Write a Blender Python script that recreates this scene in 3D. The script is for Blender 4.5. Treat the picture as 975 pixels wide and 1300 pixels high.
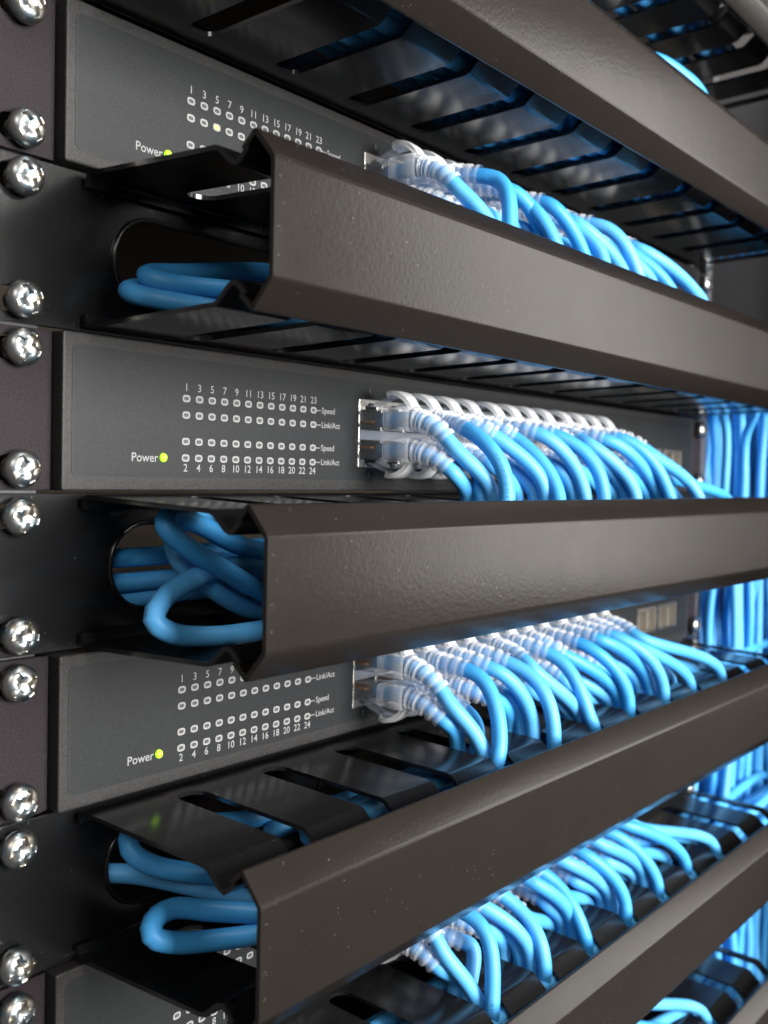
import bpy, bmesh, math, random
from mathutils import Vector, Matrix

random.seed(7)
S = 0.001                       # everything below is laid out in millimetres
U = 44.45                       # one rack unit
scene = bpy.context.scene
for o in list(bpy.data.objects):
    bpy.data.objects.remove(o, do_unlink=True)
C = scene.collection

def P3(x, d, z):                # x along the rack, d towards the viewer, z up (mm)
    return Vector((x*S, -d*S, z*S))

# ------------------------------------------------------------------ camera
cam_d = bpy.data.cameras.new('camera')
cam = bpy.data.objects.new('camera', cam_d)
C.objects.link(cam)
yaw, pitch, roll = 0.900, -0.038, 0.023
fw = Vector((math.sin(yaw)*math.cos(pitch), math.cos(yaw)*math.cos(pitch), math.sin(pitch)))
r0 = Vector((math.cos(yaw), -math.sin(yaw), 0)); u0 = r0.cross(fw)
rt = r0*math.cos(roll)+u0*math.sin(roll); up = rt.cross(fw)
M = Matrix.Identity(4)
for i in range(3):
    M[i][0] = rt[i]; M[i][1] = up[i]; M[i][2] = -fw[i]
M.translation = Vector((-0.153258, -0.247358, -0.014854))
cam.matrix_world = M
cam_d.sensor_fit = 'HORIZONTAL'; cam_d.sensor_width = 36
cam_d.lens = 1314.56/975*36
cam_d.clip_start = 0.01; cam_d.clip_end = 50
cam_d.dof.use_dof = True
cam_d.dof.focus_distance = 0.322
cam_d.dof.aperture_fstop = 19
scene.camera = cam

# ------------------------------------------------------------------ world and lamps
w = bpy.data.worlds.new('World'); scene.world = w; w.use_nodes = True
w.node_tree.nodes['Background'].inputs[0].default_value = (0.30, 0.28, 0.27, 1)
w.node_tree.nodes['Background'].inputs[1].default_value = 0.5

def area(name, loc, target, sx, sy, power, col):
    l = bpy.data.lights.new(name, 'AREA'); l.shape = 'RECTANGLE'
    l.size = sx; l.size_y = sy; l.energy = power; l.color = col
    o = bpy.data.objects.new(name, l); C.objects.link(o)
    o.location = loc
    o.rotation_euler = (Vector(target)-Vector(loc)).to_track_quat('-Z', 'Y').to_euler()
    return o
area('room_window_light', (1.70, -1.02, 0.24), (0.2, 0, 0), 0.55, 1.1, 6.0, (1.0, 0.965, 0.92))
area('ceiling_light', (0.35, -0.85, 1.35), (0.25, 0, 0), 0.9, 0.3, 16, (1.0, 0.99, 0.97))
area('front_room_light', (0.30, -1.8, 0.22), (0.25, 0, 0), 1.1, 0.9, 122, (1.0, 0.985, 0.96))
area('aisle_light', (-1.3, -1.2, 0.9), (0.1, 0, 0), 0.6, 0.5, 9, (1.0, 0.97, 0.93))

scene.view_settings.view_transform = 'Standard'
scene.view_settings.look = 'None'
scene.view_settings.exposure = 0.0
scene.view_settings.gamma = 1.0
scene.view_settings.use_curve_mapping = False
scene.render.engine = 'CYCLES'
cy = scene.cycles
cy.use_denoising = True
cy.use_adaptive_sampling = True
cy.adaptive_threshold = 0.03
cy.time_limit = 780
cy.max_bounces = 10; cy.diffuse_bounces = 4; cy.glossy_bounces = 4
cy.transmission_bounces = 8; cy.transparent_max_bounces = 24
cy.caustics_reflective = False; cy.caustics_refractive = False
cy.sample_clamp_indirect = 6

# ------------------------------------------------------------------ materials
class NT:
    def __init__(s, name):
        s.m = bpy.data.materials.new(name); s.m.use_nodes = True
        s.t = s.m.node_tree; s.n = s.t.nodes; s.l = s.t.links
        s.b = s.n['Principled BSDF']; s.out = s.n['Material Output']
        s.co = s.n.new('ShaderNodeTexCoord')
    def set(s, **k):
        for a, v in k.items():
            s.b.inputs[a.replace('_', ' ')].default_value = v
        return s
    def noise(s, scale, detail=2, rough=0.5, coord='Object'):
        n = s.n.new('ShaderNodeTexNoise'); n.inputs['Scale'].default_value = scale
        n.inputs['Detail'].default_value = detail; n.inputs['Roughness'].default_value = rough
        s.l.new(s.co.outputs[coord], n.inputs['Vector']); return n.outputs['Fac']
    def vor(s, scale):
        n = s.n.new('ShaderNodeTexVoronoi'); n.inputs['Scale'].default_value = scale
        s.l.new(s.co.outputs['Object'], n.inputs['Vector']); return n
    def ramp(s, fac, stops):
        r = s.n.new('ShaderNodeValToRGB'); e = r.color_ramp.elements
        while len(e) < len(stops): e.new(0.5)
        for i, (p, c) in enumerate(stops):
            e[i].position = p; e[i].color = c if len(c) == 4 else (*c, 1)
        s.l.new(fac, r.inputs[0]); return r.outputs[0]
    def mixc(s, fac, a, b):
        n = s.n.new('ShaderNodeMix'); n.data_type = 'RGBA'
        if isinstance(fac, (int, float)): n.inputs[0].default_value = fac
        else: s.l.new(fac, n.inputs[0])
        for i, v in ((6, a), (7, b)):
            if isinstance(v, tuple): n.inputs[i].default_value = v if len(v) == 4 else (*v, 1)
            else: s.l.new(v, n.inputs[i])
        return n.outputs[2]
    def rng(s, fac, lo, hi, a=0., b=1.):
        n = s.n.new('ShaderNodeMapRange'); s.l.new(fac, n.inputs[0])
        n.inputs[1].default_value = a; n.inputs[2].default_value = b
        n.inputs[3].default_value = lo; n.inputs[4].default_value = hi
        return n.outputs[0]
    def bump(s, h, strength, dist):
        n = s.n.new('ShaderNodeBump'); n.inputs['Strength'].default_value = strength
        n.inputs['Distance'].default_value = dist
        s.l.new(h, n.inputs['Height']); s.l.new(n.outputs[0], s.b.inputs['Normal']); return n
    def col(s, c): s.l.new(c, s.b.inputs['Base Color']); return s
    def rough(s, c): s.l.new(c, s.b.inputs['Roughness']); return s

MAT = {}
def powder(name, base, spec, r0_, r1_, bump_d):
    t = NT(name)
    v = t.vor(900)
    dust = t.rng(v.outputs['Distance'], 1.0, 0.0, 0.10, 0.16)
    sel = t.rng(t.noise(420, 1), 0.0, 1.0, 0.63, 0.68)
    mm = t.n.new('ShaderNodeMath'); mm.operation = 'MULTIPLY'
    t.l.new(dust, mm.inputs[0]); t.l.new(sel, mm.inputs[1])
    big = t.ramp(t.noise(22, 3), [(0.3, base), (0.75, tuple(b*1.25 for b in base))])
    t.col(t.mixc(mm.outputs[0], big, spec))
    t.rough(t.rng(t.noise(60, 4, 0.6), r0_, r1_, 0.3, 0.7))
    t.bump(t.noise(750, 2, 0.5), 0.5, bump_d)
    MAT[name] = t.m
    return t
powder('black_powder_coat', (0.006, 0.006, 0.0062), (0.12, 0.12, 0.12), 0.17, 0.21, 0.00004)
powder('black_cover_coat', (0.0092, 0.0072, 0.0058), (0.12, 0.11, 0.10), 0.22, 0.25, 0.00009)
powder('rail_coat', (0.05, 0.05, 0.055), (0.2, 0.2, 0.2), 0.35, 0.5, 0.00004)

def speckled(name, c0, c1, scale, rough, bumpd, metal=0.0):
    t = NT(name)
    n = t.noise(scale, 2, 0.7)
    t.col(t.ramp(n, [(0.35, c0), (0.68, c1)])); t.set(Roughness=rough, Metallic=metal, Specular_IOR_Level=0.22)
    t.bump(t.noise(scale*1.1, 2, 0.6), 0.6, bumpd)
    MAT[name] = t.m; return t
speckled('label_film', (0.008, 0.0088, 0.0095), (0.0165, 0.0178, 0.0188), 2600, 0.46, 0.00003)
speckled('chassis_paint', (0.012, 0.012, 0.0122), (0.034, 0.033, 0.0325), 2200, 0.42, 0.00005)
ear_t = speckled('ear_paint', (0.010, 0.0078, 0.009), (0.0235, 0.019, 0.0215), 1900, 0.55, 0.00006)
ear_t.set(Specular_IOR_Level=0.08)
speckled('side_panel_paint', (0.13, 0.13, 0.14), (0.16, 0.16, 0.17), 300, 0.5, 0.00003)
speckled('rear_post_paint', (0.50, 0.44, 0.33), (0.56, 0.50, 0.38), 60, 0.6, 0.00003)
speckled('rear_panel_paint', (0.10, 0.08, 0.06), (0.12, 0.10, 0.075), 60, 0.6, 0.00003)

t = NT('print_ink'); t.set(Base_Color=(0.21, 0.21, 0.21, 1), Roughness=0.55, Specular_IOR_Level=0.2); MAT['print_ink'] = t.m
t = NT('led_lens_dark'); t.set(Base_Color=(0.07, 0.07, 0.07, 1), Roughness=0.25); MAT['led_lens_dark'] = t.m
t = NT('led_green_lit'); t.set(Base_Color=(0.3, 0.5, 0.02, 1), Emission_Color=(0.36, 0.95, 0.02, 1), Emission_Strength=1.3); MAT['led_green_lit'] = t.m
t = NT('led_amber_lit'); t.set(Base_Color=(0.5, 0.5, 0.05, 1), Emission_Color=(0.65, 0.85, 0.12, 1), Emission_Strength=1.0); MAT['led_amber_lit'] = t.m
t = NT('port_shield_metal'); t.set(Base_Color=(0.72, 0.68, 0.62, 1), Metallic=1.0)
t.rough(t.rng(t.noise(300, 3), 0.22, 0.38)); MAT['port_shield_metal'] = t.m
t = NT('port_cavity'); t.set(Base_Color=(0.30, 0.29, 0.27, 1), Metallic=0.8, Roughness=0.35); MAT['port_cavity'] = t.m

t = NT('screw_zinc')
t.set(Metallic=1.0)
t.col(t.ramp(t.noise(260, 3, 0.6), [(0.35, (0.22, 0.29, 0.33)), (0.5, (0.33, 0.335, 0.33)), (0.68, (0.40, 0.34, 0.25))]))
t.rough(t.rng(t.noise(500, 3), 0.30, 0.38)); t.bump(t.noise(420, 3), 0.05, 0.00003)
MAT['screw_zinc'] = t.m

t = NT('cable_jacket')
oi = t.n.new('ShaderNodeObjectInfo')
var = t.mixc(oi.outputs['Random'], (0.035, 0.30, 0.67, 1), (0.10, 0.41, 0.78, 1))
jk = t.mixc(t.rng(t.noise(90, 3), 0.0, 0.35, 0.35, 0.75), var, (0.014, 0.25, 0.60, 1))
def mth(op, a, b=0.0):
    n = t.n.new('ShaderNodeMath'); n.operation = op
    for i, v in enumerate((a, b)):
        if isinstance(v, (int, float)): n.inputs[i].default_value = v
        else: t.l.new(v, n.inputs[i])
    return n.outputs[0]
sx_ = t.n.new('ShaderNodeSeparateXYZ'); t.l.new(t.co.outputs['UV'], sx_.inputs[0])
ang = mth('FRACT', mth('ADD', sx_.outputs[1], oi.outputs['Random']))
band = mth('LESS_THAN', mth('ABSOLUTE', mth('SUBTRACT', ang, 0.5)), 0.036)
def n1(scale, seed):
    n = t.n.new('ShaderNodeTexNoise'); n.noise_dimensions = '1D'; n.inputs['Scale'].default_value = scale; n.inputs['Detail'].default_value = 0
    t.l.new(mth('ADD', sx_.outputs[0], mth('MULTIPLY', oi.outputs['Random'], seed)), n.inputs['W']); return n.outputs['Fac']
ink = mth('MULTIPLY', band, mth('MULTIPLY', mth('GREATER_THAN', n1(2100, 3.1), 0.50), mth('GREATER_THAN', n1(28, 7.7), 0.53)))
t.col(t.mixc(mth('MULTIPLY', ink, 0.5), jk, (0.012, 0.03, 0.07, 1)))
t.rough(t.rng(t.noise(120, 3), 0.42, 0.58)); t.bump(t.noise(500, 3, 0.6), 0.35, 0.00012)
t.set(Specular_IOR_Level=0.5)
MAT['cable_jacket'] = t.m

def clear(name, alpha, tint, rough, base):
    t = NT(name)
    t.set(Base_Color=(*base, 1), Roughness=rough, Specular_IOR_Level=0.7)
    tr = t.n.new('ShaderNodeBsdfTransparent'); tr.inputs[0].default_value = (*tint, 1)
    mx = t.n.new('ShaderNodeMixShader')
    lw = t.n.new('ShaderNodeLayerWeight'); lw.inputs[0].default_value = 0.35
    f = t.rng(lw.outputs['Facing'], alpha[0], alpha[1])
    t.l.new(f, mx.inputs[0]); t.l.new(tr.outputs[0], mx.inputs[1]); t.l.new(t.b.outputs[0], mx.inputs[2])
    t.l.new(mx.outputs[0], t.out.inputs['Surface'])
    t.bump(t.noise(300, 2), 0.2, 0.0001)
    MAT[name] = t.m; return t
clear('boot_clear_rubber', (0.17, 0.66), (0.985, 0.99, 1.0), 0.12, (0.97, 0.97, 0.98))
clear('boot_frosted_rubber', (0.42, 0.85), (0.98, 0.99, 1.0), 0.25, (0.95, 0.95, 0.95))
clear('plug_clear_plastic', (0.10, 0.60), (0.95, 0.97, 0.99), 0.08, (0.55, 0.58, 0.62))
t = NT('port_black'); t.set(Base_Color=(0.004, 0.004, 0.004, 1), Roughness=0.6); MAT['port_black'] = t.m
t = NT('contact_gold'); t.set(Base_Color=(0.75, 0.33, 0.10, 1), Metallic=0.6, Roughness=0.3); MAT['contact_gold'] = t.m

# ------------------------------------------------------------------ mesh helpers
def link(name, me, mat, parent=None):
    o = bpy.data.objects.new(name, me); C.objects.link(o)
    if mat is not None and not me.materials:
        for m in (mat if isinstance(mat, (list, tuple)) else [mat]): me.materials.append(MAT[m])
    if parent is not None: o.parent = parent
    return o
def empty(name, loc, label=None, cat=None, group=None):
    o = bpy.data.objects.new(name, None); C.objects.link(o); o.location = loc
    o.empty_display_size = 0.005
    return tag(o, label, cat, group)
def tag(o, label=None, cat=None, group=None, kind=None):
    if label: o['label'] = label
    if cat: o['category'] = cat
    if group: o['group'] = group
    if kind: o['kind'] = kind
    return o
def from_bm(bm, name, smooth=False, recalc=True):
    if recalc: bmesh.ops.recalc_face_normals(bm, faces=bm.faces[:])
    me = bpy.data.meshes.new(name); bm.to_mesh(me); bm.free()
    if smooth:
        for p in me.polygons: p.use_smooth = True
    return me
def smooth_angle(me, ang=35):
    for p in me.polygons: p.use_smooth = True
    me.set_sharp_from_angle(angle=math.radians(ang)); return me
def bx(bm, x0, x1, d0, d1, z0, z1):
    vs = [bm.verts.new(P3(x, d, z)) for x in (x0, x1) for d in (d0, d1) for z in (z0, z1)]
    for f in ((0,1,3,2),(4,6,7,5),(0,4,5,1),(2,3,7,6),(0,2,6,4),(1,5,7,3)):
        bm.faces.new([vs[i] for i in f])
def bevelled(bm, name, off, seg=2):
    bmesh.ops.recalc_face_normals(bm, faces=bm.faces[:])
    bmesh.ops.bevel(bm, geom=bm.edges[:], offset=off*S, segments=seg, affect='EDGES', profile=0.5)
    return smooth_angle(from_bm(bm, name), 50)

def rrect(x0, x1, z0, z1, r, n=6):
    if r <= 0: return [(x0, z0), (x1, z0), (x1, z1), (x0, z1)]
    pts = []
    for cx, cz, a in ((x1-r, z0+r, -90), (x1-r, z1-r, 0), (x0+r, z1-r, 90), (x0+r, z0+r, 180)):
        for i in range(n+1):
            q = math.radians(a+90*i/n); pts.append((cx+r*math.cos(q), cz+r*math.sin(q)))
    return pts
def plate(name, outlines, d0, d1, bev=0.0):
    """flat sheet in the x-z plane between depths d0..d1 with holes, from 2D outlines"""
    cu = bpy.data.curves.new('tmp', 'CURVE'); cu.dimensions = '2D'; cu.fill_mode = 'BOTH'
    th = (d1-d0)/2
    cu.extrude = (th-bev)*S; cu.bevel_depth = bev*S; cu.bevel_resolution = 1; cu.offset = -bev*S
    for pts in outlines:
        sp = cu.splines.new('POLY'); sp.points.add(len(pts)-1); sp.use_cyclic_u = True
        for p, (x, z) in zip(sp.points, pts): p.co = (x*S, z*S, 0, 1)
    ob = bpy.data.objects.new('tmp', cu); C.objects.link(ob)
    dg = bpy.context.evaluated_depsgraph_get()
    me = bpy.data.meshes.new_from_object(ob.evaluated_get(dg)); me.name = name
    bpy.data.objects.remove(ob); bpy.data.curves.remove(cu)
    dm = (d0+d1)/2
    for v in me.vertices:
        x, y, z = v.co; v.co = (x, -dm*S-z, y)
    bm = bmesh.new(); bm.from_mesh(me)
    bmesh.ops.remove_doubles(bm, verts=bm.verts[:], dist=1e-6)
    bmesh.ops.recalc_face_normals(bm, faces=bm.faces[:]); bm.to_mesh(me); bm.free()
    me.materials.clear()
    for p in me.polygons: p.use_smooth = False
    return me

def text_mesh(items, d, name):
    """items: (string, x, z, size, align)"""
    bm = bmesh.new()
    for s, x, z, size, al in items:
        cu = bpy.data.curves.new('tmp', 'FONT'); cu.body = s; cu.size = size*S
        cu.align_x = al; cu.align_y = 'CENTER'; cu.resolution_u = 3; cu.offset = size*S*0.007
        ob = bpy.data.objects.new('tmp', cu); C.objects.link(ob)
        dg = bpy.context.evaluated_depsgraph_get()
        me = bpy.data.meshes.new_from_object(ob.evaluated_get(dg))
        for v in me.vertices: v.co = (v.co.x+x*S, -d*S, v.co.y+z*S)
        bm.from_mesh(me)
        bpy.data.objects.remove(ob); bpy.data.curves.remove(cu); bpy.data.meshes.remove(me)
    return from_bm(bm, name)

def sweep(bm, path, radii, sides=12, cap=True, squash=None):
    """tube through path (list of Vector, mm in x,d,z)"""
    pts = [P3(*p) for p in path]
    n = len(pts)
    tan = [(pts[min(i+1, n-1)]-pts[max(i-1, 0)]).normalized() for i in range(n)]
    ref = Vector((0, 0, 1)) if abs(tan[0].z) < 0.9 else Vector((1, 0, 0))
    nrm = (ref-tan[0]*ref.dot(tan[0])).normalized()
    rings = []
    for i in range(n):
        nrm = (nrm-tan[i]*nrm.dot(tan[i])).normalized()
        bi = tan[i].cross(nrm)
        r = radii[i] if isinstance(radii, (list, tuple)) else radii
        rings.append([bm.verts.new(pts[i]+(nrm*math.cos(a)+bi*math.sin(a))*r*S)
                      for a in (2*math.pi*k/sides for k in range(sides))])
    uv = bm.loops.layers.uv.verify(); ln = [0.0]
    for i in range(1, n): ln.append(ln[-1]+(pts[i]-pts[i-1]).length)
    for i, (a, b) in enumerate(zip(rings, rings[1:])):
        for k in range(sides):
            f = bm.faces.new((a[k], a[(k+1) % sides], b[(k+1) % sides], b[k]))
            for lp, q in zip(f.loops, ((ln[i], k), (ln[i], k+1), (ln[i+1], k+1), (ln[i+1], k))): lp[uv].uv = (q[0], q[1]/sides)
    if cap:
        bm.faces.new(rings[0][::-1]); bm.faces.new(rings[-1])
def catmull(pts, step=3.0):
    pts = [Vector(p) for p in pts]
    ext = [pts[0]*2-pts[1]]+pts+[pts[-1]*2-pts[-2]]
    out = []
    for i in range(1, len(ext)-2):
        p0, p1, p2, p3 = ext[i-1:i+3]
        t0 = 0; t1 = t0+max((p1-p0).length, 1e-3)**0.5; t2 = t1+max((p2-p1).length, 1e-3)**0.5; t3 = t2+max((p3-p2).length, 1e-3)**0.5
        n = max(2, min(14, int((p2-p1).length/step)))
        for k in range(n):
            t_ = t1+(t2-t1)*k/n
            a1 = p0*((t1-t_)/(t1-t0))+p1*((t_-t0)/(t1-t0))
            a2 = p1*((t2-t_)/(t2-t1))+p2*((t_-t1)/(t2-t1))
            a3 = p2*((t3-t_)/(t3-t2))+p3*((t_-t2)/(t3-t2))
            b1 = a1*((t2-t_)/(t2-t0))+a2*((t_-t0)/(t2-t0))
            b2 = a2*((t3-t_)/(t3-t1))+a3*((t_-t1)/(t3-t1))
            out.append(b1*((t2-t_)/(t2-t1))+b2*((t_-t1)/(t2-t1)))
    out.append(pts[-1])
    return out
def copy_tree(o, parent=None):
    c = o.copy(); C.objects.link(c); c.parent = parent
    for ch in o.children: copy_tree(ch, c)
    return c

SW = [4, 2, 0, -2, -4, -6]            # rack positions of the switches
MG = [5, 3, 1, -1, -3, -5, -7]        # rack positions of the cable managers
SWN = {4: 'topmost', 2: 'second from top', 0: 'third from top', -2: 'fourth from top', -4: 'fifth from top', -6: 'lowest'}

# ------------------------------------------------------------------ rack frame
rack = empty('equipment_rack', P3(232, -60, -9*U), 'dark metal equipment rack holding the switches and cable managers', 'rack')
def world_child(name, me, mat, par):
    o = link(name, me, mat, par); o.matrix_parent_inverse = Matrix.Translation(-par.location); return o
for x0, x1 in ((-24, 9), (456, 489)):
    holes = [rrect(-4.75+(0 if x0 < 0 else 465.1), 4.75+(0 if x0 < 0 else 465.1), z-4.75, z+4.75, 0.4, 2)
             for k in range(-9, 7) for z in (k*U-15.875, k*U, k*U+15.875)]
    world_child('front_rail', plate('front_rail', [rrect(x0, x1, -10*U, 7*U, 0)]+holes, -4.6, -2.6, 0.2), 'rail_coat', rack)
bm = bmesh.new(); bx(bm, 487, 489, -90, -4.7, -10*U, 7*U); world_child('rail_flange', from_bm(bm, 'rail_flange'), 'rail_coat', rack)
bm = bmesh.new(); bx(bm, -24, -22, -90, -4.7, -10*U, 7*U); world_child('rail_flange', from_bm(bm, 'rail_flange'), 'rail_coat', rack)
bm = bmesh.new(); bx(bm, 700, 704, -420, 20, -10*U, 7*U); world_child('side_panel', from_bm(bm, 'side_panel'), 'side_panel_paint', rack)
bm = bmesh.new(); bx(bm, -60, 704, -424, -420, -10*U, 7*U); world_child('rear_panel', from_bm(bm, 'rear_panel'), 'rear_panel_paint', rack)
for x0 in (52, 640):
    bm = bmesh.new(); bx(bm, x0, x0+22, -210, -205, -10*U, 7*U); world_child('rear_post', from_bm(bm, 'rear_post'), 'rear_post_paint' if x0 < 600 else 'rail_coat', rack)
bm = bmesh.new(); bx(bm, 545, 692, 119, 121, -10*U, 7*U); world_child('unseen_light_blocker', bevelled(bm, 'unseen_light_blocker', .5), 'black_powder_coat', rack)  # unseen panel, added to shade the cable bundle and darken cover reflections
bm = bmesh.new(); bx(bm, 690, 692, -30, 121, -10*U, 7*U); world_child('unseen_blocker_side', from_bm(bm, 'unseen_blocker_side'), 'black_powder_coat', rack)  # side wall added along with the unseen shading panel
for z in (92, -260):
    bm = bmesh.new(); bx(bm, 520, 700, -120, -100, z-8, z+8); world_child('cross_bar', bevelled(bm, 'cross_bar', 1), 'black_powder_coat', rack)

# ------------------------------------------------------------------ screws
def screw_mesh():
    """pan head with a crisp cross recess: a square grid mapped onto the disc so that grid lines follow the recess walls"""
    bm = bmesh.new(); R = 4.95
    half = [0, .06, .12, .178, .214, .25, .32, .40, .48, .56, .60, .66, .72, .76, .82, .88, .93, .97, 1.0]
    g = [-h for h in half[:0:-1]]+half; n = len(g)
    def dep(u, v):
        e = 0
        for a, b in ((u, v), (v, u)):
            al = max(0, min(1, (0.74-abs(a))/0.14)); ac = max(0, min(1, (0.214-abs(b))/0.036))
            e = max(e, al*ac)
        q = max(0, min(1, (0.34-max(abs(u), abs(v)))/0.10)); e = max(e, q*0.75)
        return e*(1.25+0.9*max(0, 1-math.hypot(u, v)/0.55))
    grid = []
    for v in g:
        row = []
        for u in g:
            x = R*u*math.sqrt(1-v*v/2); y = R*v*math.sqrt(1-u*u/2); r = min(1, math.hypot(x, y)/R)
            row.append(bm.verts.new(P3(x, 2.6+2.75*math.sqrt(max(0, 1-r**2.5))-dep(u, v), y)))
        grid.append(row)
    for a in range(n-1):
        for b in range(n-1):
            bm.faces.new((grid[a][b], grid[a][b+1], grid[a+1][b+1], grid[a+1][b]))
    loop = grid[0][:]+[grid[a][n-1] for a in range(1, n)]+grid[n-1][-2::-1]+[grid[a][0] for a in range(n-2, 0, -1)]
    prev = loop
    for k_, d in ((1.0, 2.0), (0.95, 1.45), (0.85, 1.2), (0.85, 0.25), (0.64, 0.2), (0.64, -3.0)):
        cur = [bm.verts.new(Vector((v.co.x*k_, -d*S, v.co.z*k_))) for v in loop]
        m = len(cur)
        for a in range(m): bm.faces.new((prev[a], prev[(a+1) % m], cur[(a+1) % m], cur[a]))
        prev = cur
    return smooth_angle(from_bm(bm, 'screw'), 40)
scm = screw_mesh(); scm.materials.append(MAT['screw_zinc'])
for side, x in (('left', 0), ('right', 465.1)):
    for k in range(-8, 6):
        for sg, wd in ((1, 'upper'), (-1, 'lower')):
            if side == 'left' and not -5 < k < 3: continue
            if side == 'left' and k == -4 and sg < 0: continue
            if side == 'right' and not -7 < k < 5: continue
            o = bpy.data.objects.new('rack_screw', scm); C.objects.link(o)
            o.location = P3(x+1.4+random.uniform(-.3, .3), 0.3, k*U+sg*15.875+random.uniform(-.3, .3))
            o.scale = (1.04,)*3
            o.rotation_euler = (random.uniform(-.05, .05), random.uniform(0, 1.57), random.uniform(-.05, .05))
            if k in SW: what = 'ear of the switch %s' % SWN[k]
            else:
                i = MG.index(k); what = '%s cable manager from top' % ['first', 'second', 'third', 'fourth', 'fifth', 'sixth', 'seventh'][i]
            tag(o, 'shiny cross-head screw, %s %s, in the %s' % (wd, side, what), 'screw', 'screws along the rack rails')

# ------------------------------------------------------------------ switches
COLX = [144+58*g+13.7*c for g in range(3) for c in range(4)]
ZU, ZL = 4.5, -6.7
GR = [(137+58*g, 137+58*g+55.2) for g in range(3)]
ZB0, ZB1 = -13.2, 12.0
def led_mesh(name):
    bm = bmesh.new(); n = 20
    def el(a, b, d): 
        o = []
        for k in range(n):
            q = 2*math.pi*k/n; c_, s_ = math.cos(q), math.sin(q)
            o.append(bm.verts.new(P3(a*math.copysign(abs(c_)**0.7, c_), d, b*math.copysign(abs(s_)**0.7, s_))))
        return o
    a = el(1.52, 1.12, 0.0); b = el(1.52, 1.12, 0.07); c = el(0.98, 0.60, 0.07); d = el(0.93, 0.55, 0.02)
    for p, q in ((a, b), (b, c), (c, d)):
        for k in range(n): bm.faces.new((p[k], p[(k+1) % n], q[(k+1) % n], q[k])).material_index = 0
    bm.faces.new(d).material_index = 1
    return from_bm(bm, name)
led_off = led_mesh('led_window'); led_off.materials.append(MAT['print_ink']); led_off.materials.append(MAT['led_lens_dark'])
led_on = led_mesh('led_window_lit'); led_on.materials.append(MAT['print_ink']); led_on.materials.append(MAT['led_amber_lit'])
def power_mesh():
    bm = bmesh.new(); n = 20; rings = []
    for r, d in ((1.18, 0), (1.18, 0.4), (1.05, 0.8), (0.7, 1.1), (0.26, 1.2)):
        rings.append([bm.verts.new(P3(r*math.cos(2*math.pi*k/n), d, 1.12*r*math.sin(2*math.pi*k/n))) for k in range(n)])
    for a, b in zip(rings, rings[1:]):
        for k in range(n): bm.faces.new((a[k], a[(k+1) % n], b[(k+1) % n], b[k]))
    bm.faces.new(rings[-1]); me = from_bm(bm, 'power_led', True); me.materials.append(MAT['led_green_lit']); return me
pw_me = power_mesh()
ZR = [6.2, 1.2, -6.8, -11.8]; LX = [55.75+5.184*i for i in range(12)]
FD = 3.9
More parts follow.
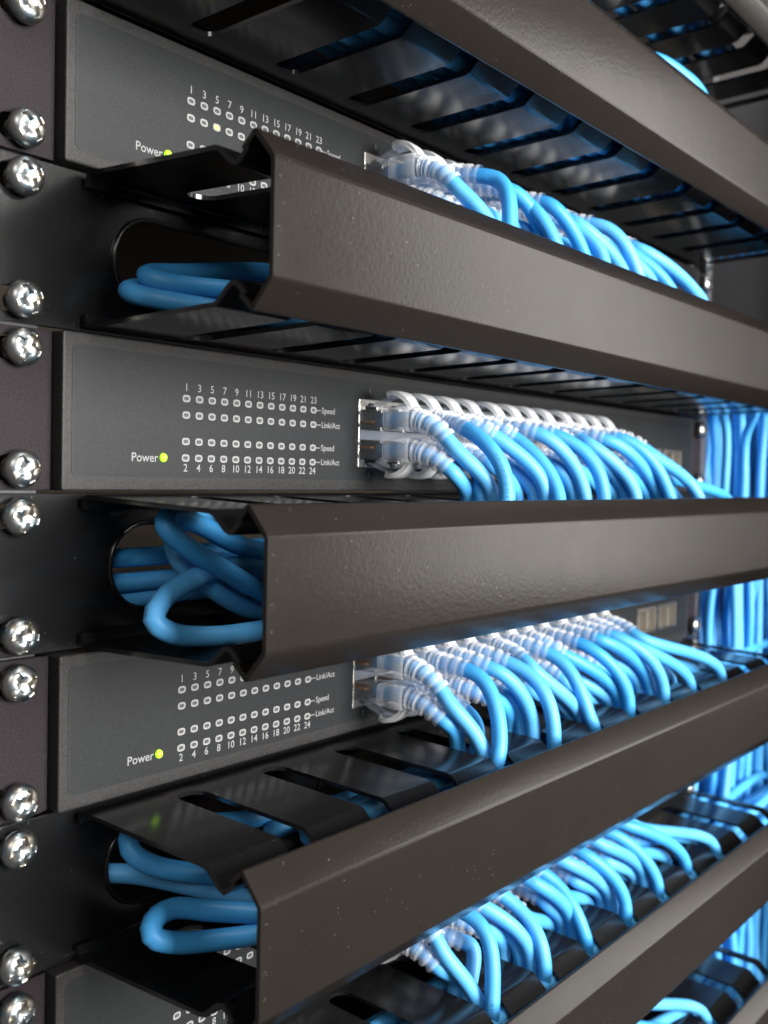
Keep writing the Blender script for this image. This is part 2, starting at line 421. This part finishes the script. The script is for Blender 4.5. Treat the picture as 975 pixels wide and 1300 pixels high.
def make_switch():
    t = empty('network_switch', P3(0, 0, 0))
    bm = bmesh.new(); bx(bm, 12.9, 452.2, -180, 1.2, -21.4, 21.4)
    # open the front where the ports sit: keep the body behind the port cavities
    link('chassis', from_bm(bm, 'chassis'), 'chassis_paint', t)
    for v in t.children[0].data.vertices:
        if v.co.y < 0: v.co.y = 0.012
    holes = [rrect(a, b, ZB0, ZB1, 0.3, 2) for a, b in GR]+[rrect(380, 404, ZB0+1, 2, .3, 2), rrect(408, 432, ZB0+1, 2, .3, 2)]
    link('front_bezel', plate('front_bezel', [rrect(12.55, 452.55, -21.8, 21.8, 0.8, 3)]+holes, -12, FD, 0.55), 'chassis_paint', t)
    link('label_panel', plate('label_panel', [rrect(15.6, 449.5, -18.0, 18.6, 2.2)]+[[(x, z) for x, z in h] for h in holes], FD-0.02, FD+0.16, 0.05), 'label_film', t)
    link('label_outline', plate('label_outline', [rrect(15.45, 449.65, -18.15, 18.75, 2.35), rrect(15.75, 449.35, -17.85, 18.45, 2.05)], FD-0.05, FD+0.175), 'port_black', t)
    # ears
    for sx in (1, -1):
        f = (lambda x: x) if sx == 1 else (lambda x: 465.1-x)
        hol = [[(f(x), z) for x, z in rrect(-5.5, 4.0, zc-3.4, zc+3.4, 3.3)] for zc in (15.875, -15.875)]
        ear = link('mounting_ear', plate('mounting_ear', [[(f(x), z) for x, z in rrect(-8.75, 10.6, -21.7, 21.7, 1.2)]]+hol, -1.8, 0, 0.15), 'ear_paint', t)
        bm = bmesh.new(); xa, xb = sorted((f(10.3), f(11.9))); bx(bm, xa, xb, -45, -0.6, -21.5, 21.5)
        link('ear_bracket', from_bm(bm, 'ear_bracket'), 'ear_paint', ear)
    # print
    d = FD+0.19
    top = [(str(2*i+1), LX[i], 9.5, 3.3, 'CENTER') for i in range(12)]
    bot = [(str(2*i+2), LX[i], -14.9, 3.3, 'CENTER') for i in range(12)]
    link('printed_numbers', text_mesh(top, d, 'printed_numbers'), 'print_ink', t)
    link('printed_numbers', text_mesh(bot, d, 'printed_numbers'), 'print_ink', t)
    link('printed_word', text_mesh([('Power', 35.4, -12.1, 3.7, 'LEFT')], d, 'printed_word'), 'print_ink', t)
    for z, s in zip(ZR, ('Speed', 'Link/Act', 'Speed', 'Link/Act')):
        link('printed_word', text_mesh([(s, 117.0, z, 2.9, 'LEFT')], d, 'printed_word'), 'print_ink', t)
        bm = bmesh.new(); bx(bm, LX[11]+1.6, 116.6, d-0.02, d, z-0.13, z+0.13)
        link('printed_line', from_bm(bm, 'printed_line'), 'print_ink', t)
    link('printed_numbers', text_mesh([('1', 143.5, 15.0, 2.4, 'CENTER'), ('9', 201.5, 15.0, 2.4, 'CENTER'), ('17', 259.5, 15.0, 2.4, 'CENTER'),
         ('2', 143.5, -15.8, 2.4, 'CENTER'), ('10', 201.5, -15.8, 2.4, 'CENTER'), ('18', 259.5, -15.8, 2.4, 'CENTER')], d, 'printed_numbers'), 'print_ink', t)
    for z in ZR:
        for x in LX:
            o = link('led_window', led_off, None, t); o.location = P3(x, FD+0.16, z)
    o = link('power_led', pw_me, None, t); o.location = P3(47.0, FD+0.16, -11.9); o['label'] = 'lit green power lamp'
    # port blocks
    for a, b in GR:
        op = []
        cs = [x for x in COLX if a < x < b]
        for x in cs:
            for sg, zc in ((1, ZU), (-1, ZL)):
                w_, n1, n2 = 5.95, 3.4, 1.8
                y0, y1, y2, y3 = zc-sg*3.7, zc+sg*3.5, zc+sg*4.9, zc+sg*6.0
                op.append([(x-w_, y0), (x+w_, y0), (x+w_, y1), (x+n1, y1), (x+n1, y2), (x+n2, y2), (x+n2, y3), (x-n2, y3), (x-n2, y2), (x-n1, y2), (x-n1, y1), (x-w_, y1)])
        pb = link('port_block', plate('port_block', [rrect(a+.1, b-.1, ZB0+.1, ZB1-.1, 0.3, 2)]+op, FD-0.6, FD+0.5, 0.12), 'port_shield_metal', t)
        bm = bmesh.new(); bx(bm, a+.3, b-.3, -11, -10.5, ZB0+.3, ZB1-.3)
        for i in range(5):
            x = cs[0]-6.85+13.7*i
            bx(bm, max(x-.35, a+.2), min(x+.35, b-.2), -10.4, FD-0.7, ZB0+.3, ZB1-.3)
        bx(bm, a+.3, b-.3, -10.4, FD-.7, -0.2-1.1, 0.4)
        link('port_cavities', from_bm(bm, 'port_cavities'), 'port_cavity', pb)
        bm = bmesh.new()
        for zc in (ZU, ZL):          # grounding tabs at the block's left edge
            bx(bm, a-0.25, a+0.8, FD+0.3, FD+0.75, zc-2.9, zc-1.6); bx(bm, a-0.25, a+0.8, FD+0.3, FD+0.75, zc+1.6, zc+2.9)
        link('grounding_tab', from_bm(bm, 'grounding_tab'), 'port_shield_metal', pb)
    for a, b in ((380, 404), (408, 432)):
        c0 = (a+b)/2
        op = [rrect(a+1.2, c0-.6, ZB0+2.2, 0.4, .2, 2), rrect(c0+.6, b-1.2, ZB0+2.2, 0.4, .2, 2)]
        pb = link('uplink_block', plate('uplink_block', [rrect(a+.1, b-.1, ZB0+1.1, 1.9, .3, 2)]+op, FD-6, FD+1.0, .12), 'port_shield_metal', t)
        bm = bmesh.new(); bx(bm, a+.3, b-.3, -11, -2.6, ZB0+1.3, 1.7)
        link('port_cavities', from_bm(bm, 'port_cavities'), 'port_cavity', pb)
    return t
proto = make_switch()
for i, k in enumerate(SW):
    o = proto if i == 0 else copy_tree(proto)
    o.location = P3(0, 0, k*U)
    vis = {4: 'topmost network switch, only its far end with blue cables showing',
           2: 'dark grey network switch at the top with front panel half behind a cable manager cover',
           0: 'dark grey network switch in the middle with its whole row of lights in view',
           -2: 'dark grey network switch below the middle, seen from above with tilted rows of lights',
           -4: 'dark grey network switch near the bottom, mostly hidden by a cable manager',
           -6: 'lowest network switch, only the tips of its blue cables in view'}[k]
    tag(o, vis, 'network switch', 'network switches in the rack')
    if k == 2:
        for c in o.children:
            if c.name.startswith('led_window') and abs(c.location.x-LX[2]*S) < 1e-5 and abs(c.location.z-ZR[1]*S) < 1e-5:
                c.data = led_on; c['label'] = 'lit yellow-green light'

# ------------------------------------------------------------------ cable managers
X0, X1 = 20.3, 447.0
SLOTS = [(46.3+35*i, 56.5+35*i) for i in range(12)]
# side profile of the slotted flange (d, z) for the upper one
PROF = [(1.4, 17.5), (1.6, 19.4), (2.6, 21.0), (4.6, 21.6), (15.5, 21.15), (54.5, 19.75), (56.2, 19.2), (60.6, 15.3), (61.8, 14.9), (63.0, 15.6), (65.2, 17.9)]
SLOT_D = 11.0
def inward(bm, th, f, lim):
    t_ = bm.copy(); bmesh.ops.solidify(t_, geom=t_.faces[:], thickness=th*S)
    out = max(f(v.co) for v in t_.verts) > lim*S; t_.free()
    bmesh.ops.solidify(bm, geom=bm.faces[:], thickness=(-th if out else th)*S)
def flange_mesh(sg):
    bm = bmesh.new(); cache = {}
    def zat(d):
        for (a, za), (b, zb) in zip(PROF[3:], PROF[4:]):
            if a <= d <= b: return za+(zb-za)*(d-a)/(b-a)
    def V(x, d, z):
        key = (round(x, 3), round(d, 3), round(z, 3))
        if key not in cache: cache[key] = bm.verts.new(P3(x, d, z*sg))
        return cache[key]
    xs = [X0]
    for a, b in SLOTS: xs += [a, b]
    xs.append(X1)
    for i in range(len(xs)-1):
        xa, xb = xs[i], xs[i+1]
        for (a, za), (b, zb) in zip(PROF[:4], PROF[1:4]):     # bend at the back
            bm.faces.new([V(xa, a, za), V(xb, a, za), V(xb, b, zb), V(xa, b, zb)])
        d3, z3 = PROF[3]; d4, z4 = PROF[4]
        if i % 2 == 0:
            for (a, za), (b, zb) in zip(PROF[3:], PROF[4:]):
                bm.faces.new([V(xa, a, za), V(xb, a, za), V(xb, b, zb), V(xa, b, zb)])
        else:
            r = (xb-xa)/2; xc = (xa+xb)/2; n = 12
            arc = []
            for j in range(n+1):
                q = math.pi*j/n
                dd = d4-(d4-SLOT_D)*math.sin(q)
                arc.append((xc+r*math.cos(q), dd))           # from xb round to xa
            loop = [V(xa, d3, z3), V(xb, d3, z3)]+[V(x, dd, zat(dd)) for x, dd in arc]
            bm.faces.new(loop)
    bmesh.ops.recalc_face_normals(bm, faces=bm.faces[:])
    inward(bm, 1.3, lambda c: c.z*sg, 21.7)
    return smooth_angle(from_bm(bm, 'slotted_flange'), 32)
def extr_profile(name, prof, x0, x1, thick, nx=1):
    bm = bmesh.new(); rows = []
    for i in range(nx+1):
        x = x0+(x1-x0)*i/nx
        rows.append([bm.verts.new(P3(x, d, z)) for d, z in prof])
    for a, b in zip(rows, rows[1:]):
        for k in range(len(prof)-1): bm.faces.new((a[k], b[k], b[k+1], a[k+1]))
    bmesh.ops.recalc_face_normals(bm, faces=bm.faces[:])
    inward(bm, thick, lambda c: -c.y, 75.2)
    return smooth_angle(from_bm(bm, name), 32)
def bendp(pts, r, n=4):
    """round the inner corners of a polyline"""
    out = [pts[0]]
    for a, b, c in zip(pts, pts[1:], pts[2:]):
        A, B, Cc = Vector(a), Vector(b), Vector(c)
        u, v = (A-B).normalized(), (Cc-B).normalized()
        p, q = B+u*r, B+v*r
        for i in range(n+1):
            t_ = i/n; out.append(tuple(p*(1-t_)**2+B*2*t_*(1-t_)+q*t_*t_))
    return out+[pts[-1]]
COV = bendp([(63.6, 17.6), (68.3, 21.7), (75.0, 14.0), (75.0, -14.2), (68.3, -21.9), (63.6, -17.8)], 0.9)
def oval(x0, x1, z0, z1, n=14):
    r = (z1-z0)/2; zc = (z0+z1)/2; pts = []
    for i in range(n+1): q = math.radians(90+180*i/n); pts.append((x0+r+r*math.cos(q), zc+r*math.sin(q)))
    for i in range(n+1): q = math.radians(-90+180*i/n); pts.append((x1-r+r*math.cos(q), zc+r*math.sin(q)))
    return pts
def make_manager():
    t = empty('cable_manager', P3(0, 0, 0))
    ears = [[(xo+x, z) for x, z in rrect(-5.5, 4.0, zc-3.4, zc+3.4, 3.3)] for zc in (15.875, -15.875) for xo in (0, 465.1)]
    ov = [oval(31.4+92*i, 108+92*i, -12.4, 13.2) for i in range(4)]
    link('back_plate', plate('back_plate', [rrect(-8.75, 473.85, -21.9, 21.9, 1.0)]+ears+ov, -1.8, 0.0, 0.2), 'black_powder_coat', t)
    # rolled lip around every oval opening
    for o_ in ov:
        bm = bmesh.new(); path = [(x, 0.1, z) for x, z in o_]; path.append(path[0])
        sweep(bm, path, 0.75, 8, cap=False)
        link('opening_lip', from_bm(bm, 'opening_lip', True), 'black_powder_coat', t)
    link('upper_slotted_flange', flange_mesh(1), 'black_powder_coat', t)
    link('lower_slotted_flange', flange_mesh(-1), 'black_powder_coat', t)
    cv = link('front_cover', extr_profile('front_cover', COV, X0, X1+3, 1.3), 'black_cover_coat', t)
    return t
mproto = make_manager()
ML = {5: 'black metal cable manager at the top right corner, first from top',
      3: 'black metal cable manager at the top, its slotted underside in view',
      1: 'black metal cable manager above the middle switch, open left end with two blue loops',
      -1: 'black metal cable manager below the middle switch, tangled blue cable at its open end',
      -3: 'black metal cable manager in the lower half with slotted top and green lamp reflection',
      -5: 'black metal cable manager crossing the bottom right, second from bottom',
      -7: 'black metal cable manager in the bottom right corner, lowest of all'}
for i, k in enumerate(MG):
    o = mproto if i == 0 else copy_tree(mproto)
    o.location = P3(0, 0, k*U)
    tag(o, ML[k], 'cable manager', 'horizontal cable managers in the rack')

# ------------------------------------------------------------------ patch cables
def boot_variant(sg, bend, side):
    """returns (boot mesh, end point, end tangent); local origin = port centre on the switch face"""
    bm = bmesh.new()
    # sleeve: rounded rectangular tube, d 13..24
    def rr_ring(d, w_, h_, x=0, z=0):
        return [bm.verts.new(P3(x+px, d, z+pz)) for px, pz in rrect(-w_, w_, -h_, h_, min(w_, h_)*0.45, 4)]
    rs = [rr_ring(10.6, 5.3, 3.6), rr_ring(10.8, 5.9, 4.15), rr_ring(16, 6.0, 4.4), rr_ring(20.5, 5.6, 4.5, 0, -0.15*bend), rr_ring(21.4, 4.6, 4.2, 0, -0.25*bend)]
    for a, b in zip(rs, rs[1:]):
        n = len(a)
        for k in range(n): bm.faces.new((a[k], a[(k+1) % n], b[(k+1) % n], b[k]))
    # ribbed strain relief along a bending axis
    axis = []
    pos = Vector((0, 20.0, -0.2*bend)); ang = 0.10*bend; sd = 0.0
    for i in range(17):
        axis.append(pos.copy())
        dirv = Vector((math.sin(sd), math.cos(sd)*math.cos(ang), -math.sin(ang)))
        pos = pos+dirv*1.0; ang += 0.052*bend; sd += 0.012*side
    end = pos.copy()
    rad = []
    pts = []
    for i, p in enumerate(axis):
        base = 4.55-0.055*i
        pts.append(p); rad.append(base+0.32)
    sub = catmull(pts, 0.34); m = len(sub)
    rl = []
    for i in range(m):
        q = i/(m-1); base = 4.75-1.0*q
        ph = (q*4.55) % 1.0
        rl.append(base if ph < 0.66 else max(3.25, base-1.3))
    sweep(bm, sub, rl, 16, cap=False)
    # snag guard: a leaf that rises from the sleeve and reaches forward over the latch
    leaf = [(20.5, 4.0, 2.5), (19.3, 5.8, 2.6), (17.8, 7.5, 3.0), (15.4, 9.1, 3.9), (12.6, 9.7, 4.3), (10.2, 9.3, 3.5), (8.9, 8.6, 1.5)]
    nf = len(bm.faces); up_, dn = [], []
    for i, (d, z, h) in enumerate(leaf):
        nx = leaf[min(i+1, 6)]; pv = leaf[max(i-1, 0)]
        tx, tz = nx[0]-pv[0], nx[1]-pv[1]; L = math.hypot(tx, tz); ox, oz = -tz/L*0.8, tx/L*0.8
        up_.append([bm.verts.new(P3(x, d+ox, sg*(z+oz)+c_)) for x, c_ in ((-h, -0.3*sg), (0, 0), (h, -0.3*sg))])
        dn.append([bm.verts.new(P3(x, d-ox, sg*(z-oz)+c_)) for x, c_ in ((-h, -0.3*sg), (0, 0), (h, -0.3*sg))])
    for i in range(6):
        for j in range(2):
            bm.faces.new((up_[i][j], up_[i][j+1], up_[i+1][j+1], up_[i+1][j])); bm.faces.new((dn[i][j], dn[i+1][j], dn[i+1][j+1], dn[i][j+1]))
        bm.faces.new((up_[i][0], up_[i+1][0], dn[i+1][0], dn[i][0])); bm.faces.new((up_[i][2], dn[i][2], dn[i+1][2], up_[i+1][2]))
    bm.faces.new((up_[6][0], up_[6][1], up_[6][2], dn[6][2], dn[6][1], dn[6][0]))
    bm.faces.ensure_lookup_table()
    for f_ in bm.faces[nf:]: f_.material_index = 1
    me = smooth_angle(from_bm(bm, 'boot'), 60); me.materials.append(MAT['boot_clear_rubber']); me.materials.append(MAT['boot_frosted_rubber'])
    return me, axis, end, dirv
def plug_meshes(sg):
    bm = bmesh.new(); bx(bm, -5.8, 5.8, -7, 11.5, -3.4, 3.4); me = bevelled(bm, 'plug', 0.5, 2); me.materials.append(MAT['plug_clear_plastic'])
    bm = bmesh.new(); z0 = sg*3.5
    pts = [(-5, z0+sg*0.4), (2, z0+sg*1.2), (7, z0+sg*3.0), (12.5, z0+sg*4.9)]
    for (a, za), (b, zb) in zip(pts, pts[1:]):
        vs = [bm.verts.new(P3(x, d, z)) for d, z in ((a, za), (b, zb)) for x in (-2.8, 2.8)]+[bm.verts.new(P3(x, d, z+sg*0.6)) for d, z in ((a, za), (b, zb)) for x in (-2.8, 2.8)]
        for f in ((0,1,3,2),(4,6,7,5),(0,4,5,1),(2,3,7,6),(0,2,6,4),(1,5,7,3)): bm.faces.new([vs[i] for i in f])
    la = from_bm(bm, 'latch'); la.materials.append(MAT['plug_clear_plastic'])
    bm = bmesh.new()
    for i in range(8): bx(bm, -4.1+1.17*i-.32, -4.1+1.17*i+.32, -4, 4.2, -sg*1.0-.35, -sg*1.0+.35)
    co = from_bm(bm, 'contacts'); co.materials.append(MAT['contact_gold'])
    return me, la, co
VAR = {}
for sg in (1, -1):
    VAR[sg] = [boot_variant(sg, b, s_) for b, s_ in ((0.95, 1.2), (0.2, 1.2), (0.45, -1.0), (0.62, 2.8), (0.32, 2.0))] if sg == 1 else \
              [boot_variant(sg, b, s_) for b, s_ in ((0.8, 1.6), (0.35, 3.0), (0.5, -0.6), (0.7, 1.6), (0.42, 0.8))]
PLG = {sg: plug_meshes(sg) for sg in (1, -1)}
SLOTC = [156.3, 156.3, 191.3, 191.3, 226.3, 226.3, 261.3, 261.3, 296.3, 296.3, 331.3, 366.3]
TR = [(12+6.6*i, -14.5+6.5*j) for j in range(4) for i in range(7)]      # places inside a trough
vert_slots = [(484+8.6*i+(4 if j % 2 else 0), 14-8.0*j) for j in range(3) for i in range(18)]
random.Random(3).shuffle(vert_slots)
vi = 0
ORD = ['first', 'second', 'third', 'fourth', 'fifth', 'sixth', 'seventh', 'eighth', 'ninth', 'tenth', 'eleventh', 'twelfth']
rows_used = {4: range(12), 2: range(12), 0: range(12), -2: range(12), -4: range(12), -6: range(12)}
for k in SW:
    zc0 = k*U; mz = (k-1)*U
    for c in rows_used[k]:
        for sg in (1, -1):
            rnd = random.Random(k*100+c*2+sg)
            pz = ZU if sg == 1 else ZL
            X = COLX[c]
            t = empty('patch_cable', P3(X, FD, zc0+pz),
                      'blue patch cable in the %s %s-row port of the switch %s' % (ORD[c], 'upper' if sg == 1 else 'lower', SWN[k]),
                      'cable', 'blue patch cables plugged into the switches')
            me, axis, end, dv = VAR[sg][0 if c == 0 or (k == 4 and c < 10) else rnd.randrange(1, 5)]
            link('boot', me, None, t)
            pm, la, co = PLG[sg]
            pl = link('plug', pm, None, t); link('latch', la, None, pl); link('contacts', co, None, pl)
            # cord, in millimetres relative to the port
            rel = Vector((X, FD, zc0+pz))
            pts = [Vector((0, 5.0, 0)), Vector((0, 12, 0))]+[axis[i] for i in (0, 4, 8, 12)]+[end]
            base = list(pts)
            # slot entry
            order = (0 if sg == 1 else 2)+(1 if c % 2 == 0 else 0)
            if c >= 10: order = 0 if sg == 1 else 2
            sd = [57.0, 51.0, 46.0, 40.0][order]+rnd.uniform(-1.2, 1.2)
            sx = (SLOTC[c] if not (k >= 0 and c == 11) else (401.3 if k == 0 and sg == -1 else 331.3))+rnd.uniform(-1.9, 1.9)
            sz = mz+17.0
            E = Vector((sx, sd, sz))-rel
            td, tz = TR[c*2+(0 if sg == 1 else 1)]
            # one sweep: leave along the boot, fall into the slot
            L1 = 8+rnd.uniform(-2, 6)+(2 if sg == 1 else 0); L2 = min(13+rnd.uniform(-3, 4), 0.5*(end.z-E.z)); L1 = min(L1, 0.75*max(6, E.y-end.y+2))
            c1 = end+dv*L1+Vector((rnd.uniform(-3, 3), 0, rnd.uniform(-1.5, 1.5))); c2 = E+Vector((rnd.uniform(-5, 5), rnd.uniform(-3, 1.0), L2))
            if k == 4 and sg == 1: c1 += Vector((14, 0, 10)) if c >= 10 else Vector((0, -3, -5))
            pts = base+[end*(1-u_)**3+c1*3*u_*(1-u_)**2+c2*3*u_*u_*(1-u_)+E*u_**3 for u_ in (.14, .28, .42, .56, .7, .85, 1.0)]
            pts.append(E+Vector((0.5, -0.8, -5)))
            tdm, tzm = td, tz
            run0 = Vector((sx+16, tdm, mz+tzm))-rel
            mid = Vector((sx+5, (sd+tdm)/2, mz+max(tzm, 6)-1))-rel
            pts += [mid, run0]
            xend = 440
            x_ = sx+50
            while x_ < xend-20:
                pts.append(Vector((x_, tdm+rnd.uniform(-1, 1), mz+tzm+rnd.uniform(-.8, .8)))-rel); x_ += 45
            if k in (2, 0, -2, -4) and (c*2+(sg > 0)) % 2 == 0 and vi < len(vert_slots):
                vx, vd = vert_slots[vi]; vi += 1
                pts += [Vector((446, tdm*0.8, mz+tzm))-rel, Vector((vx-18, (tdm+vd)*0.45, mz+tzm-2))-rel, Vector((vx-3, vd+2, mz+tzm-18))-rel]
                zz = mz-62
                while zz > -10*U:
                    pts.append(Vector((vx+rnd.uniform(-5, 5), vd+rnd.uniform(-4, 4), zz))-rel); zz -= 62
                pts.append(Vector((vx, vd, -10*U))-rel)
            else:
                pts += [Vector((452, tdm*0.9, mz+tzm))-rel]
            path = catmull(pts, 2.2)
            bm = bmesh.new(); sweep(bm, path, 2.82, 12)
            me = from_bm(bm, 'cord', True); link('cord', me, 'cable_jacket', t)

# vertical bundle on the right that comes from further up the rack
for i in range(22):
    rnd = random.Random(500+i)
    vx, vd = 483+i*6.6, -6-rnd.uniform(0, 12)
    pts = [(440, 10+3*i % 40, U+rnd.uniform(-8, 8)), (468, 12, U-2), (vx-12, vd+3, U-14), (vx-2, vd+1, U-40)]
    z = -30
    while z > -10*U:
        pts.append((vx+rnd.uniform(-5, 5), vd+rnd.uniform(-4, 4), z)); z -= 66
    pts.append((vx, vd, -10*U))
    bm = bmesh.new(); sweep(bm, catmull(pts, 3), 2.9, 12)
    o = link('bundled_cable', from_bm(bm, 'bundled_cable', True), 'cable_jacket')
    tag(o, 'blue cable hanging in the vertical bundle at the right edge of the rack', 'cable', 'blue cables in the vertical bundle')

# slack loops lying in the troughs
LOOPS = {
 1: [('upper blue cable loop at the open end of the manager above the middle switch',
      [(330, 20, 2), (200, 22, 2), (110, 18, 3), (78, 15, 2.2), (48, 11, -2.6), (35, 12, -5), (31.5, 15.5, -6.8), (36, 20, -8.3), (62, 28, -8), (110, 34, -8), (200, 36, -8), (330, 36, -9)]),
     ('lower blue cable loop at the open end of the manager above the middle switch',
      [(330, 12, -6), (150, 12, -7), (70, 8, -7), (40, 7, -8), (29.5, 9.5, -10.2), (29.5, 14, -11.8), (42, 26, -14.5), (70, 34, -15.5), (150, 42, -15.5), (330, 44, -15.5)])],
 -1: [('blue cable at the top of the oval hole, manager below the middle switch',
       [(-35, -14, 4), (5, -9, 3), (33, -6, 2.4), (60, 0, 3), (90, 10, 5), (150, 16, 6), (330, 16, 6)]),
      ('blue cable in the centre of the oval hole, manager below the middle switch',
       [(-35, -14, -5), (5, -9, -5), (33, -6, -5.2), (60, 1, -4), (90, 12, -2), (150, 20, -1), (330, 20, -1)]),
      ('blue cable at the bottom of the oval hole, manager below the middle switch',
       [(-35, -16, -13), (5, -11, -12), (36, -7, -11), (60, -1, -9), (90, 10, -8), (150, 18, -8), (330, 18, -8)]),
      ('large upper blue cable loop at the open end of the manager below the middle switch',
       [(330, 40, -6), (120, 38, -7), (66, 32, -7), (47, 30.5, 1.5), (32.5, 29.5, 9.5), (28.5, 28, 14), (33, 25, 16.8), (45, 23, 13.5), (62, 24, 6.5), (110, 26, 1), (330, 28, 0)]),
      ('blue cable strand beneath the large upper loop, manager below the middle switch',
       [(330, 30, -12), (110, 28, -13), (66, 25, -12.5), (48, 24, -4), (40, 20, 4), (44, 14, 12), (60, 12, 15), (110, 12, 13), (330, 12, 12)]),
      ('low blue cable loop at the open end of the manager below the middle switch',
       [(330, 46, -13), (120, 42, -14), (62, 36, -16.5), (38, 35, -16.4), (26, 34, -14.2), (21.5, 32.5, -10.5), (25, 31, -6), (36, 29, -1.6), (58, 24, 1), (110, 22, -3), (330, 22, -4)])],
 -3: [('thick straight blue cable leaving the oval hole of the manager in the lower half',
       [(-20, -26, 0), (15, -12, -0.5), (38, 0, -2.4), (47, 19, -3.5), (58, 37, -6.5), (85, 44, -8), (150, 46, -6), (330, 46, -6)]),
      ('blue cable curling down under the slotted top of the manager in the lower half',
       [(330, 26, 6), (120, 24, 7), (62, 17, 11), (42, 13, 15.5), (31, 12, 15.5), (28.5, 15, 11), (33, 19, 6.5), (46, 26, 2.0), (64, 32, -1.5), (120, 35, -5), (330, 36, -10)]),
      ('lowest blue cable loop at the open end of the manager in the lower half',
       [(330, 52, -12), (120, 48, -12), (56, 44.5, -12.2), (38, 39, -10.8), (27, 35.5, -8.6), (21.6, 33.4, -5.6), (23.4, 31.6, -2.8), (30.5, 31, -1.8), (42, 36, -4.8), (60, 45, -8), (120, 38, -13), (330, 38, -14)])],
}
for k, L in LOOPS.items():
    for lab, pts in L:
        bm = bmesh.new(); sweep(bm, catmull([(x, d, z+k*U) for x, d, z in pts], 2.0), 2.92, 14)
        tag(link('slack_cable_loop', from_bm(bm, 'slack_cable_loop', True), 'cable_jacket'), lab, 'cable', 'slack cable loops in the managers')
for k, n, xs in ((3, 5, 72), (1, 2, 62), (-3, 3, 72), (-5, 5, 74), (5, 3, 110), (-7, 3, 110), (-1, 2, 90)):
    for i in range(n):
        rnd = random.Random(900+k*10+i)
        d0 = 20+i*7.5; z0 = (-14 if k > 0 else 6)+rnd.uniform(-2, 3); x0 = xs+rnd.uniform(-4, 14)
        pts = [(400, d0, z0), (250, d0+rnd.uniform(-2, 2), z0), (130, d0, z0+rnd.uniform(-1, 1)), (x0+15, d0-.5, z0), (x0, d0+3.5, z0+1), (x0+15, d0+6.4, z0+3), (130, d0+6, z0+4), (250, d0+7, z0+4), (400, d0+6, z0+5)]
        bm = bmesh.new(); sweep(bm, catmull([(x, d, z+k*U) for x, d, z in pts], 3), 2.9, 12)
        tag(link('slack_cable_loop', from_bm(bm, 'slack_cable_loop', True), 'cable_jacket'),
            'blue slack cable inside the %s cable manager from top, seen through its slots' % ORD[MG.index(k)], 'cable', 'slack cables inside manager %d' % (MG.index(k)+1))
